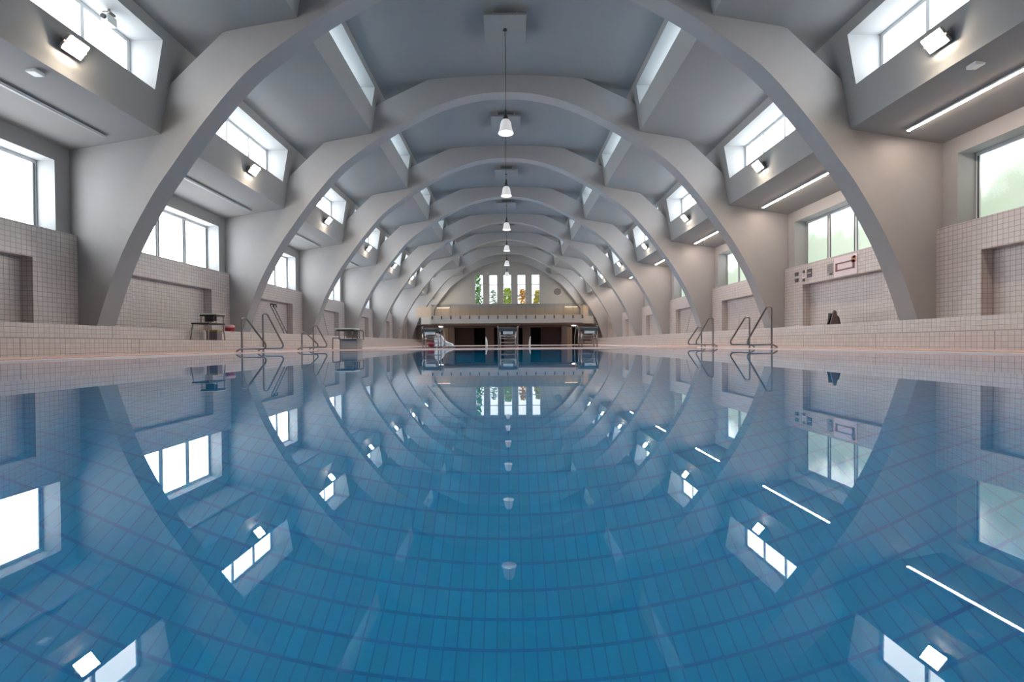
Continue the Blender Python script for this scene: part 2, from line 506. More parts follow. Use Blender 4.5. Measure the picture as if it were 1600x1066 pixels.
for a, b_ in EW:
    f = MB(); W_, H_ = b_ - a, EZ[1] - EZ[0]
    for (x0, x1, z0, z1) in ((0, 0.05, 0, H_), (W_ - 0.05, W_, 0, H_), (0, W_, 0, 0.05), (0, W_, H_ - 0.05, H_), (0, W_, 0.80, 0.86), (0, W_, 1.80, 1.86)):
        f.box(x0, x1, -0.03, 0.03, z0, z1)
    o = struct(f.build(next_window(), 'frame', loc=(a, YEND + 0.3, EZ[0])))
    MB().box(0.03, W_ - 0.03, -0.004, 0.004, 0.03, H_ - 0.03).build('pane', 'glass', o)
ZDOOR = 1.66
DO = [(-6.65, -6.1), (-6.1, -5.55), (-4.9, -2.07), (-1.26, 1.44), (2.15, 5.0), (5.57, 6.1), (6.1, 6.65)]
e = MB()
y_wall(e, YEND, -8.8, 8.8, [(a, b_, ZD, ZDOOR) for a, b_ in DO], 0.0, 2.1)
for a, b_ in ((-6.65, -5.55), (-4.9, -2.07), (-1.26, 1.44), (2.15, 5.0), (5.57, 6.65)):
    for (p, q) in (((b_, ZD), (b_, ZDOOR)), ((b_, ZDOOR), (a, ZDOOR)), ((a, ZDOOR), (a, ZD))):
        e.face([(p[0], YEND, p[1]), (q[0], YEND, q[1]), (q[0], YEND + 1.6, q[1]), (p[0], YEND + 1.6, p[1])])
struct(e.build('wall_end_lower', 'brown'))
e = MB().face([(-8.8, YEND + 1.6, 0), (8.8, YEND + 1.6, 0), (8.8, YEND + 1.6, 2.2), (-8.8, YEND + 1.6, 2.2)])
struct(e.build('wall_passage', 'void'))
dn = 0
for a, b_, mt in ((-4.9, -3.1, 'door'), (-1.26, -0.30, 'void'), (3.1, 5.0, 'door'), (-6.1, -5.57, 'beige'), (5.58, 6.1, 'beige'), (-0.55, 0.75, 'grey_panel')):  # void sheet paints doorway darkness, beige panels paint lit passages
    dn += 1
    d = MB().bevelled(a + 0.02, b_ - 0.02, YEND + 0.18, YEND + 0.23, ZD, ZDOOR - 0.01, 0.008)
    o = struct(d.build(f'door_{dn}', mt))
    if mt != 'void':
        MB().tube([(b_ - 0.12, YEND + 0.17, 0.75), (b_ - 0.12, YEND + 0.13, 0.75), (b_ - 0.22, YEND + 0.13, 0.75)], 0.012, 6).build('door_handle', 'dark_steel', o)
e = MB().face([(-9, Y0, -0.2), (9, Y0, -0.2), (9, Y0, 9), (-9, Y0, 9)])
struct(e.build('wall_back', 'plaster'))

# deck and pools
d = MB()
for s in (-1, 1):
    d.box(min(s * (XP + 0.07), s * 7.4), max(s * (XP + 0.07), s * 7.4), Y0, YEND + 1.6, -0.25, ZD)
d.box(-XP - 0.07, XP + 0.07, POOL_END + 0.07, POOL2[0] - 0.07, -0.25, ZD)
d.box(-XP - 0.07, XP + 0.07, POOL2[1] + 0.07, YEND + 1.6, -0.25, ZD)
d.box(-XP - 0.07, XP + 0.07, Y0, -1.5 - 0.07, -0.25, ZD)
struct(d.build('floor', 'deck'))
def pool(name, y0, y1, lab_edge, n0):
    k = MB()
    k.face([(-XP, y0, DEPTH), (XP, y0, DEPTH), (XP, y1, DEPTH), (-XP, y1, DEPTH)])
    for s in (-1, 1): k.face([(s * XP, y0, DEPTH), (s * XP, y1, DEPTH), (s * XP, y1, -0.06), (s * XP, y0, -0.06)])
    for y in (y0, y1): k.face([(-XP, y, DEPTH), (XP, y, DEPTH), (XP, y, -0.06), (-XP, y, -0.06)])
    struct(k.build(f'floor_{name}_basin', 'basin'))
    e = MB()
    for s in (-1, 1): e.bevelled(min(s * XP, s * (XP + 0.07)), max(s * XP, s * (XP + 0.07)), y0 - 0.07, y1 + 0.07, -0.06, 0.018, 0.006)
    e.bevelled(-XP, XP, y0 - 0.07, y0, -0.06, 0.018, 0.006); e.bevelled(-XP, XP, y1, y1 + 0.07, -0.06, 0.018, 0.006)
    struct(e.build(f'trim_{n0}', 'edge'))
    wv = MB().face([(-XP, y0, 0), (XP, y0, 0), (XP, y1, 0), (-XP, y1, 0)])
    o = wv.build(f'{name}_water', 'water', recalc=False)
    return o
tag(pool('swimming_pool', -1.5, POOL_END, '', 7), 'still blue water filling the large swimming pool', 'water', kind='stuff')
tag(pool('far_pool', POOL2[0], POOL2[1], '', 8), 'still water of the far pool behind the starting blocks', 'water', kind='stuff')

# tiered benches
for s, side in ((-1, 'left'), (1, 'right')):
    t = thing('tiled_bench', f'long two-tier pink tiled bench along the {side} wall', 'bench', (s * XB1, 20, ZD), 'tiled benches along the walls')
    y0, y1 = Y0 - 20 + 0.01, YEND - 20 - 0.01
    MB().bevelled(min(0, s * (XW + 0.2 - XB1)), max(0, s * (XW + 0.2 - XB1)), y0, y1, -0.02, ZT1 - ZD, 0.006).build('lower_tier', 'bench', t)
    a, b_ = s * (XB2 - XB1), s * (XT + 0.3 - XB1)
    MB().bevelled(min(a, b_), max(a, b_), y0, y1, ZT1 - ZD, ZB - ZD, 0.006).build('upper_tier', 'bench', t)
    a, b_ = s * (XB2 - 0.004 - XB1), s * (XB2 + 0.01 - XB1)
    MB().box(min(a, b_), max(a, b_), y0, y1, ZT1 - ZD, ZT1 - ZD + 0.028).build('joint', 'grey_panel', t)

# ------------------------------------------------------------------ arches
INT = [(0, 7.77), (0.8, 7.72), (1.6, 7.54), (2.4, 7.24), (3.14, 6.85), (3.68, 6.53), (4.33, 6.08), (4.92, 5.64), (5.39, 5.17), (6.02, 4.41), (6.49, 3.77), (6.90, 3.18), (7.43, 2.24), (7.78, 1.40), (8.06, ZB)]
def catmull(P, n=4):
    out = []
    Q = [(-P[1][0], P[1][1])] + P + [(2 * P[-1][0] - P[-2][0], 2 * P[-1][1] - P[-2][1])]
    for i in range(1, len(Q) - 2):
        for k in range(n):
            t = k / n
            a, b_, c, d_ = Q[i - 1], Q[i], Q[i + 1], Q[i + 2]
            out.append(tuple(0.5 * (2 * b_[q] + (c[q] - a[q]) * t + (2 * a[q] - 5 * b_[q] + 4 * c[q] - d_[q]) * t * t + (3 * b_[q] - a[q] - 3 * c[q] + d_[q]) * t ** 3) for q in (0, 1)))
    return out + [P[-1]]
inner = catmull(INT)
OUTX = [(0, 8.45), (1.2, 8.40), (1.9, 8.32), (2.43, 8.12), (3.94, 7.40), (4.7, 6.90), (5.51, 6.28), (6.54, 5.30), (7.1, 4.85), (8.6, 4.6)]
GAP = 0.004
ROOM = [(XT - GAP, ZB), (XT - GAP, ZS + GAP), (XW - GAP, ZS + GAP), (XW - GAP, P0[1] - GAP), (P1[0] - GAP, P1[1] - GAP), (P2[0] - GAP, P2[1] - GAP), (P3[0] - GAP, P3[1] - GAP), (P4[0] - GAP, P4[1] - GAP)] + [(P4[0] * k / 12, vault(P4[0] * k / 12) - GAP) for k in range(11, -1, -1)]
OUTER = OUTX + [(8.6, ZB)]
def along(P, th):
    """distance from (0, bench top) to polyline P in the direction th"""
    d = (math.cos(th), math.sin(th)); best = None
    for a, b_ in zip(P, P[1:]):
        ax, az, ex, ez = a[0], a[1] - ZB, b_[0] - a[0], b_[1] - a[1]
        det = d[1] * ex - d[0] * ez
        if abs(det) < 1e-12: continue
        t = (az * ex - ax * ez) / det
        u = (d[0] * az - d[1] * ax) / det
        if -1e-6 <= u <= 1 + 1e-6 and t > 0: best = t if best is None else min(best, t)
    return best
def arch_mesh():
    mb = MB()
    ang = lambda p: math.atan2(p[1] - ZB, p[0])
    ths = sorted(set([round(ang(p), 5) for p in inner] + [ang(p) + q for p in ROOM + OUTX if p[0] < 8.59 for q in (-3e-4, 0, 3e-4)] + [round(math.pi / 2 * k / 90, 5) for k in range(91)]))
    ths = [t for t in ths if 0 <= t <= math.pi / 2]
    il, ol = [], []
    for t in ths:
        t_ = min(max(t, 1e-5), math.pi / 2 - 1e-5)
        ri = along(inner, t_); ro = max(min(along(OUTER, t_), along(ROOM, t_)), ri + 0.02)
        il.append((ri * math.cos(t_), ZB + ri * math.sin(t_))); ol.append((ro * math.cos(t_), ZB + ro * math.sin(t_)))
    il = il + [(-x, z) for x, z in il[-2::-1]]; ol = ol + [(-x, z) for x, z in ol[-2::-1]]
    for y in (0, TH):
        for i in range(len(il) - 1):
            mb.face([(p[0], y, p[1] - ZB) for p in (il[i], il[i + 1], ol[i + 1], ol[i])])
    for line in (il, ol):
        for (a, b_) in zip(line, line[1:]):
            mb.face([(a[0], 0, a[1] - ZB), (b_[0], 0, b_[1] - ZB), (b_[0], TH, b_[1] - ZB), (a[0], TH, a[1] - ZB)], smooth=line is il)
    for k in (0, -1):
        mb.face([(il[k][0], 0, il[k][1] - ZB), (ol[k][0], 0, ol[k][1] - ZB), (ol[k][0], TH, ol[k][1] - ZB), (il[k][0], TH, il[k][1] - ZB)])
    return mb
first = None
for k, y in enumerate(ARCH):
    lab = f'white parabolic concrete arch, the {ORD[k]} counted from the water in front'
    if k == 7: lab = 'white parabolic concrete arch standing against the windowed end wall'
    if first is None:
        first = arch_mesh().build('concrete_arch', 'arch')
        o = first
    else:
        o = first.copy(); col.objects.link(o)
    o.location = Vector((0, y, ZB)) * U
    tag(o, lab, 'arch', 'concrete arches over the hall')

# ------------------------------------------------------------------ lamps
def floodlight(s):
    t = thing('floodlight', '', 'floodlight', (0, 0, 0), 'floodlights on the clerestory walls')
    R = Matrix.Translation((-s * 0.175, 0, 0)) @ Matrix.Rotation(s * math.radians(52), 4, 'Y')
    MB().bevelled(-0.13, 0.13, -0.165, 0.165, 0.0, 0.05, 0.012, R).build('housing', 'grey_panel', t)
    MB().box(-0.115, 0.115, -0.145, 0.145, -0.012, 0.002, R).build('glass', 'spot', t)
    MB().box(-0.012, 0.012, -0.19, -0.175, 0.0, 0.06, R).box(-0.012, 0.012, 0.175, 0.19, 0.0, 0.06, R).tube([(-s * 0.12, -0.183, 0.03), (-s * 0.075, -0.06, 0.03), (-s * 0.06, 0, 0.03)], 0.014, 6).tube([(-s * 0.12, 0.183, 0.03), (-s * 0.075, 0.06, 0.03), (-s * 0.06, 0, 0.03)], 0.014, 6).box(min(-s * 0.052, -s * 0.07), max(-s * 0.052, -s * 0.07), -0.07, 0.07, -0.05, 0.05).build('bracket', 'dark_steel', t)
    return t
def strip(s, lit, L_):
    t = thing('strip_light', '', 'light', (0, 0, 0), 'strip lights in the side soffits')
    MB().box(-0.035, 0.035, 0, L_, 0.0, 0.03).build('housing', 'frame', t)
    MB().box(-0.025, 0.025, 0.01, L_ - 0.01, -0.008, 0.0).build('diffuser', 'strip' if lit else 'strip_off', t)
    return t
def soffit_z(x): return P0[1] + (P1[1] - P0[1]) * (P0[0] - x) / (P0[0] - P1[0])
for s, side in ((-1, 'left'), (1, 'right')):
    p1 = p2 = None
    for j, (a, b_) in enumerate(OPEN):
        loc = (s * (fx_lo(4.72) + 0.03), (a + b_) / 2 + 0.25, 4.72)
        lab = f'square floodlight glowing warm white on the {side} clerestory wall, {bay_text(j)}'.replace('in the bay ', '')
        if p1 is None:
            p1 = floodlight(s); p1.location = Vector(loc) * U; p1['label'] = lab
        else: dup(p1, loc, lab)
        if j < 7:
            x = 7.6
            loc = (s * x, a, soffit_z(x) - 0.04)
            lab = (f'lit white strip light in the {side} soffit, ' if s > 0 else f'unlit recessed strip light in the {side} soffit, ') + bay_text(j).replace('in the bay ', '')
            if p2 is None:
                p2 = strip(s, s > 0, b_ - a); p2.location = Vector(loc) * U; p2['label'] = lab
            else: dup(p2, loc, lab)

# pendants under square ceiling panels
pend = pan = None
for j in range(1, 7):
    yc = ARCH[j] - 2.33
    zc = vault(0) - 0.16
    lab = f'square white ceiling panel under the vault between the {ORD[j-1]} and {ORD[j]} arches'
    if pan is None:
        pan = thing('ceiling_panel', lab, 'panel', (0, yc, zc), 'square panels under the vault')
        MB().bevelled(-0.52, 0.52, -0.52, 0.52, -0.06, 0.0, 0.01).build('panel', 'ceil', pan)
        h = MB()
        for x in (-0.3, 0.3):
            for y in (-0.3, 0.3): h.tube([(x, y, 0), (x, y, 0.2)], 0.012, 6)
        h.build('hanger', 'frame', pan)
    else: dup(pan, (0, yc, zc), lab)
    lab = f'white glass bell pendant lamp between the {ORD[j-1]} and {ORD[j]} arches'
    if pend is None:
        pend = thing('pendant_lamp', lab, 'lamp', (0, yc, zc - 0.06), 'bell pendant lamps along the hall')
        zl = 5.47 - (zc - 0.06)
        MB().tube([(0, 0, 0), (0, 0, zl + 0.58)], 0.008, 6).build('cord', 'black', pend)
        MB().lathe([(0.0, 0.02), (0.045, 0.02), (0.05, 0.0), (0.05, -0.02), (0, -0.02)], n=16).build('ceiling_rose', 'black', pend)
        MB().lathe([(0.012, zl + 0.60), (0.03, zl + 0.56), (0.035, zl + 0.46), (0.06, zl + 0.41), (0.065, zl + 0.34), (0.02, zl + 0.34)], n=20).build('lamp_cap', 'black', pend)
        sh = MB().lathe([(0.05, zl + 0.345), (0.09, zl + 0.33), (0.12, zl + 0.29), (0.14, zl + 0.22), (0.155, zl + 0.12), (0.175, zl + 0.05), (0.20, zl), (0.19, zl), (0.165, zl + 0.05), (0.145, zl + 0.12), (0.13, zl + 0.22), (0.11, zl + 0.28), (0.085, zl + 0.32), (0.05, zl + 0.33)], n=28)
        sh.build('lamp_shade', 'shade', pend)
        MB().lathe([(0.0, zl + 0.09), (0.05, zl + 0.11), (0.065, zl + 0.16), (0.05, zl + 0.22), (0.025, zl + 0.28), (0, zl + 0.34)], n=16).build('bulb', 'downlight', pend)
    else: dup(pend, (0, yc, zc - 0.06), lab)

for s, side in ((-1, 'left'), (1, 'right')):
    x = 7.0
    t = tag(MB().bevelled(-0.075, 0.075, -0.075, 0.075, -0.04, 0.02, 0.01).build('smoke_detector', 'white', loc=(s * x, 6.9, soffit_z(x))), f'small white square detector on the {side} soffit {bay_text(0)}', 'detector', 'soffit detectors')

# security camera in the clerestory recess
t = thing('security_camera', 'small white security camera on a dark bracket in the clerestory recess', 'camera', (-6.78, 7.95, 5.95))
MB().tube([(0, 0, 0), (0, 0, -0.08)], 0.02, 8).bevelled(-0.07, 0.07, -0.06, 0.06, -0.10, -0.06, 0.01).build('bracket', 'dark_steel', t)
MB().bevelled(-0.06, 0.06, -0.10, 0.10, -0.26, -0.11, 0.02).build('body', 'white', t)
MB().lathe([(0, 0), (0.04, 0), (0.04, 0.03), (0, 0.03)], n=12, mat=Matrix.Translation((0, -0.10, -0.19)) @ Matrix.Rotation(math.pi / 2, 4, 'X')).build('lens', 'black', t)

# ------------------------------------------------------------------ balcony
t = thing('balcony', 'grey concrete balcony spanning the end wall below the tall windows', 'balcony', (0, 37.0, 1.80))
MB().bevelled(-6.2, 6.2, 0, 1.3, 0, 0.61, 0.02).box(-7.15, 7.15, 1.3, YEND - 37.0, 0, 0.58).box(-8.4, 8.4, 2.22, 5.55, 0.001, 0.579).build('slab', 'concrete', t)
gp = MB()
for k in range(17):
    x = -6.03 + 12.06 * k / 16
    b_ = MB().bevelled(x - 0.05, x + 0.05, -0.07, 0.0, 0.34, 0.60, 0.008)
    b_.build('bracket', 'ink', t)
    MB().box(x - 0.012, x + 0.012, -0.04, -0.015, 0.60, 1.50).build('post', 'dark_steel', t)
MB().box(-6.12, 6.12, -0.045, -0.01, 1.48, 1.52).box(-6.12, -6.08, -0.045, 1.3, 1.48, 1.52).box(6.08, 6.12, -0.045, 1.3, 1.48, 1.52).build('handrail', 'dark_steel', t)
MB().box(-6.1, 6.1, -0.03, -0.02, 0.66, 1.47).build('glass_panel', 'rail_glass', t)
for s in (-1, 1): MB().box(min(s * 6.12, s * 7.6), max(s * 6.12, s * 6.72), 1.32, 1.36, 0.58, 1.45).build('side_panel', 'wood', t)
t2 = MB().bevelled(-6.7, 6.7, YEND - 0.10, YEND, 2.41, 3.46, 0.01).build('wall_panelling', 'wood')
tag(t2, 'pale oak panelling along the foot of the end wall above the balcony', 'panelling')
wl = None
for s, side in ((-1, 'left'), (1, 'right')):
    lab = f'warm linear wall light above the oak panelling, {side} of the tall windows'
    loc = (s * 5.95, YEND - 0.10, 3.52)
    if wl is None:
        wl = thing('wall_light', lab, 'light', loc, 'wall lights on the balcony')
        MB().bevelled(-0.62, 0.62, -0.14, 0.0, 0.0, 0.05, 0.008).build('housing', 'frame', wl)
        MB().box(-0.58, 0.58, -0.12, -0.02, -0.012, 0.0).build('diffuser', 'warm', wl)
    else: dup(wl, loc, lab)
dl = None
for s, side in ((-1, 'left'), (1, 'right')):
    lab = f'round downlight under the balcony, {side} of the dark doorways'
    loc = (s * 6.05, 42.0, 1.80)
    if dl is None:
        dl = thing('downlight', lab, 'light', loc, 'downlights under the balcony')
        MB().lathe([(0, 0), (0.24, 0), (0.24, -0.03), (0.2, -0.05), (0, -0.05)], n=24).build('rim', 'white', dl)
        MB().lathe([(0, -0.05), (0.2, -0.05), (0.17, -0.09), (0, -0.10)], n=24).build('diffuser', 'downlight', dl)
    else: dup(dl, loc, lab)
for x, w_, lab in ((-5.22, 0.30, 'brown pillar under the balcony beside the left lit-passage panel'), (5.28, 0.26, 'brown pillar under the balcony beside the right lit-passage panel'), (-1.66, 0.40, 'brown pillar between the left and middle doorways'), (1.79, 0.36, 'brown pillar between the middle and right doorways')):
    tag(MB().bevelled(-w_, w_, -0.25, 0, 0, 1.77, 0.01).build('pillar', 'brown', loc=(x, YEND - 0.002, ZD)), lab, 'pillar', 'pillars under the balcony')
t = thing('wall_clock', 'round wall clock on the end wall beside the tall windows', 'clock', (4.72, YEND, 4.96))
RX = Matrix.Rotation(math.pi / 2, 4, 'X')
MB().lathe([(0.25, 0), (0.31, 0), (0.31, 0.06), (0.27, 0.07), (0.25, 0.05)], n=32, mat=RX).build('rim', 'bag', t)
MB().lathe([(0, 0.0), (0.26, 0.0), (0.26, 0.03), (0, 0.03)], n=32, mat=RX).build('face', 'white', t)
MB().box(-0.012, 0.012, -0.045, -0.035, -0.03, 0.19).build('hand', 'ink', t)
MB().box(-0.13, 0.02, -0.045, -0.035, -0.012, 0.012).build('hand', 'ink', t)

# ------------------------------------------------------------------ pool handrails
def handrail(s, h, reach):
    """closed tubular loop standing in the pool edge, leaning out over the water"""
    pts = rounded([(0, 0, -0.5), (0, 0, h), (-s * 0.10, 0, h + 0.005), (-s * reach, 0, 0.16), (-s * (reach - 0.03), 0, 0.09), (s * 0.02, 0, 0.085), (s * 0.12, 0, 0.03), (s * 0.12, 0, -0.03)], 0.07, 5)
    return MB().tube(pts, 0.021, 10)
for s, side, rows in ((-1, 'left', (((10.45, 0.77, 0.55), (11.36, 0.93, 0.50)), ((13.5, 0.52, 0.48), (14.3, 0.76, 0.42)))), (1, 'right', (((10.50, 0.95, 0.56), (11.46, 0.76, 0.48)), ((13.5, 0.85, 0.50), (14.3, 0.62, 0.42))))):
    for i, row in enumerate(rows):
        where = 'before the second arch' if i == 0 else 'beside the starting blocks'
        t = thing('pool_ladder', f'bent steel pool ladder handrails on the {side} pool edge, {"larger pair nearer the first arch" if i == 0 else "smaller pair near the starting blocks"}', 'pool ladder', (s * (XP + 0.02), row[0][0], 0.018), 'steel pool ladders')
        for (y, h, r) in row:
            o = handrail(s, h, r).build('handrail', 'steel', t)
            o.location = Vector((0, y - row[0][0], 0)) * U
        for z in (-0.25, -0.45):
            MB().box(-0.05, 0.05, 0, row[1][0] - row[0][0], z - 0.01, z + 0.01).build('tread', 'steel', t)
for i, (x, ln) in enumerate(((-1.5, -0.12), (1.62, 0.10))):
    t = MB().tube(rounded([(0, 0, -0.2), (ln * 0.3, 0, 0.35), (ln, 0, 0.62), (ln, 0.25, 0.60), (ln, 0.3, -0.05)], 0.08, 4), 0.03, 8).build('grab_rail', 'white', loc=(x, POOL2[1] - 0.0, 0.018))
    tag(t, f'thin pale grab rail at the far pool edge, in front of the {"left" if i == 0 else "right"} dark doorway', 'rail', 'grab rails of the far pool')

# ------------------------------------------------------------------ starting blocks
def block():
    t = thing('starting_block', '', 'starting block', (0, 0, 0), 'starting blocks at the pool end')
    T = Matrix.Translation((0, 0.05, 0.60)) @ Matrix.Rotation(math.radians(6), 4, 'X')
    MB().bevelled(-0.29, 0.29, -0.30, 0.34, 0.0, 0.05, 0.012, T).build('platform', 'black', t)
    MB().box(-0.30, 0.30, -0.31, -0.30, -0.03, 0.055, T).box(-0.30, -0.285, -0.3, 0.34, -0.03, 0.0, T).box(0.285, 0.30, -0.3, 0.34, -0.03, 0.0, T).build('platform_edge', 'dark_steel', t)
    for x in (-0.25, 0.25):
        for (y, h) in ((-0.2, 0.58), (0.36, 0.62)):
            MB().tube([(x, y, 0), (x, y, h)], 0.02, 8).build('leg', 'steel', t)
    MB().bevelled(-0.16, 0.16, -0.235, -0.215, 0.44, 0.54, 0.005).build('number_plate', 'white', t)
    for z in (0.30, 0.40): MB().tube([(-0.25, -0.2, z), (0.25, -0.2, z)], 0.013, 6).build('grip_bar', 'steel', t)
    for (z, y) in ((0.16, 0.62), (0.36, 0.46)):
        MB().bevelled(-0.24, 0.24, y - 0.09, y + 0.09, z, z + 0.03, 0.006).build('step', 'grey_panel', t)
    for x in (-0.33, 0.33):
        MB().tube(rounded([(x, 0.75, 0), (x, 0.75, 0.34), (x, 0.36, 0.72), (x, 0.1, 0.70), (x * 0.78, 0.1, 0.45)], 0.08, 4), 0.016, 8).build('side_rail', 'steel', t)
    return t
b0 = block(); YB = POOL_END + 0.34
b0.location = Vector((-2.46, YB, ZD)) * U
b0['label'] = 'steel starting block with a dark slanted top beside the white slide'
dup(b0, (0.02, YB, ZD), 'steel starting block with a dark top in the middle of the pool end')
dup(b0, (2.62, YB, ZD), 'steel starting block with dark top in front of the right lit-passage panel')
t = thing('starting_platform', 'steel starting platform with pale top and boxed base by the left pool edge', 'starting block', (-5.15, YB, ZD), 'starting blocks at the pool end')
MB().bevelled(-0.36, 0.26, -0.28, 0.30, 0.63, 0.67, 0.01).build('platform', 'pale_top', t)
MB().bevelled(-0.30, 0.24, -0.26, 0.28, 0.585, 0.63, 0.006).build('platform_frame', 'black', t)
for x in (-0.22, 0.20):
    for y in (-0.22, 0.26): MB().tube([(x, y, 0.3), (x, y, 0.6)], 0.018, 8).build('leg', 'dark_steel', t)
MB().bevelled(-0.18, 0.36, -0.24, 0.30, 0.0, 0.30, 0.02).build('base_box', 'grey_panel', t)
MB().bevelled(-0.16, 0.36, -0.30, 0.30, 0.30, 0.335, 0.008).build('step', 'steel', t)
MB().tube(rounded([(-0.44, -0.2, 0), (-0.44, -0.2, 0.36), (-0.20, -0.2, 0.36), (-0.20, -0.2, 0)], 0.03, 3), 0.016, 8).build('side_frame', 'dark_steel', t)
MB().tube(rounded([(0.28, 0.2, 0.32), (0.28, 0.2, 0.62), (0.42, 0.2, 0.58), (0.42, 0.2, 0.30)], 0.03, 3), 0.016, 8).build('side_rail', 'dark_steel', t)
MB().box(-0.16, 0.18, 0.24, 0.25, 0.36, 0.58).build('back_panel', 'grey_panel', t)

# white slide by the far pool
t = thing('pool_slide', 'small white rounded slide curving down beside the far pool', 'slide', (-3.86, 24.6, ZD))
prof = [(0.06, 0.0), (0.0, 0.25), (-0.02, 0.42), (0.02, 0.58), (0.14, 0.66), (0.28, 0.63), (0.40, 0.52), (0.48, 0.36), (0.52, 0.22), (0.42, 0.0)]
sl = MB(); sl.prism(prof, 'y', -0.2, 0.2); sl.build('body', 'white', t)
path = [(0.10, 0, 0.66), (0.27, 0, 0.60), (0.42, 0, 0.42), (0.55, 0, 0.24), (0.70, 0, 0.17), (0.88, 0, 0.13), (0.93, 0, 0.04)]
for y in (-0.2, 0.2): MB().tube([(p[0], y, p[2]) for p in rounded(path, 0.1, 3)], 0.05, 8).build('side_rim', 'white', t)
MB().prism([(0.45, 0.26), (0.68, 0.11), (0.90, 0.06), (0.90, 0.02), (0.66, 0.06), (0.45, 0.18)], 'y', -0.19, 0.19).build('chute', 'white', t)
tag(MB().lathe([(0, 0), (0.14, 0), (0.17, 0.12), (0.18, 0.26), (0.16, 0.26), (0.14, 0.03), (0, 0.03)], n=20).build('bucket', 'red', loc=(-3.9, 23.6, ZD)), 'small dark red bucket in front of the white slide', 'bucket')

# ------------------------------------------------------------------ things on the benches
t = thing('starting_block', 'spare starting block with pale top stored on the lower tier of the left bench', 'starting block', (-7.41, 11.42, ZT1 + 0.002))
for (x, y, xb, yb) in ((-0.19, -0.28, -0.23, -0.31), (0.19, -0.28, 0.20, -0.31), (-0.19, 0.30, -0.22, 0.33), (0.19, 0.30, 0.21, 0.33)):
    MB().tube([(xb, yb, 0), (x, y, 0.385)], 0.015, 8).build('leg', 'steel', t)
MB().bevelled(-0.215, 0.215, -0.31, 0.33, 0.385, 0.42, 0.008).build('step', 'black', t)
for (x, y) in ((-0.19, 0.02), (0.19, 0.02), (-0.19, 0.31), (0.19, 0.31)):
    MB().tube([(x, y, 0.42), (x, y, 0.62)], 0.012, 8).build('post', 'steel', t)
MB().bevelled(-0.21, 0.21, 0.0, 0.34, 0.60, 0.635, 0.006).build('platform_frame', 'black', t)
MB().bevelled(-0.215, 0.215, -0.01, 0.35, 0.635, 0.66, 0.008).build('platform', 'pale_top', t)
MB().bevelled(-0.09, 0.12, 0.01, 0.06, 0.46, 0.60, 0.01).build('hanging_panel', 'black', t)
MB().bevelled(0.165, 0.215, -0.02, 0.01, 0.47, 0.60, 0.008).build('clamp', 'black', t)
t = thing('crate', 'low mauve crate with mustard rim under the spare starting block', 'crate', (-7.385, 11.61, ZT1 + 0.003))
MB().bevelled(-0.14, 0.14, -0.10, 0.10, 0, 0.21, 0.01).build('body', 'purple', t)
MB().bevelled(-0.15, 0.15, -0.11, 0.11, 0.21, 0.25, 0.008).build('rim', 'yellow', t)
t = thing('bucket', 'dark red bucket with pinkish lid on the upper bench behind the spare starting block', 'bucket', (-7.98, 13.25, ZB))
MB().lathe([(0, 0), (0.115, 0), (0.13, 0.12), (0, 0.12)], n=24).build('body', 'red', t)
MB().lathe([(0, 0.12), (0.135, 0.12), (0.13, 0.17), (0.09, 0.20), (0, 0.205)], n=24).build('lid', 'pinkish', t)
# dark A-frame stand
t = thing('floor_stand', 'small dark grey folding stand on the right upper bench under the signs', 'stand', (8.02, 11.45, ZB), rz=math.radians(12))
MB().prism([(-0.13, 0.0), (0.13, 0.0), (0.045, 0.34), (-0.02, 0.36)], 'y', -0.13, -0.10).build('front_panel', 'bag', t)
MB().prism([(-0.17, 0.0), (-0.10, 0.0), (0.0, 0.25), (-0.05, 0.27)], 'y', -0.08, -0.05).build('side_panel', 'black', t)
MB().prism([(0.02, 0.0), (0.26, 0.0), (0.20, 0.20), (0.05, 0.30)], 'y', -0.06, 0.10).build('back_panel', 'black', t)
MB().tube([(-0.02, -0.11, 0.35), (0.05, -0.02, 0.30), (0.06, 0.05, 0.27)], 0.012, 6).build('hinge', 'dark_steel', t)
# leaning ladder
t = thing('ladder', 'narrow ladder with hooks leaning in the tiled niche on the left bench', 'ladder', (-7.86, 16.35, ZB + 0.015))
LD = [Vector((0.0, 0, 0)), Vector((-0.42, -0.1, 0.98))]
for y in (-0.11, 0.11):
    MB().tube([LD[0] + Vector((0, y, 0)), LD[1] + Vector((0, y, 0))], 0.018, 8).build('rail', 'dark_steel', t)
    MB().tube(rounded([LD[1] + Vector((0, y, 0)), LD[1] + Vector((0.0, y, 0.05)), LD[1] + Vector((0.09, y, 0.04)), LD[1] + Vector((0.09, y, -0.06))], 0.03, 3), 0.02, 8).build('hook', 'black', t)
for k in range(1, 6):
    p = LD[0].lerp(LD[1], k / 6)
    MB().tube([p + Vector((0, -0.11, 0)), p + Vector((0, 0.11, 0))], 0.012, 6).build('rung', 'dark_steel', t)
# lane rope pulleys at the niche heads
for s, side in ((-1, 'left'), (1, 'right')):
    t = thing('cord_pulley', f'small black pulley with a hanging cord at the {side} niche head beside the third arch', 'pulley', (s * (XT - 0.0), 20.7, ZN + 0.02), 'cord pulleys')
    MB().bevelled(min(0, -s * 0.14), max(0, -s * 0.14), -0.06, 0.06, -0.06, 0.07, 0.015).build('housing', 'black', t)
    MB().tube([(-s * 0.10, 0, -0.06), (-s * 0.12, 0.3, -0.6), (-s * 0.14, 0.62, -1.19)], 0.008, 6).build('cord', 'dark_steel', t)

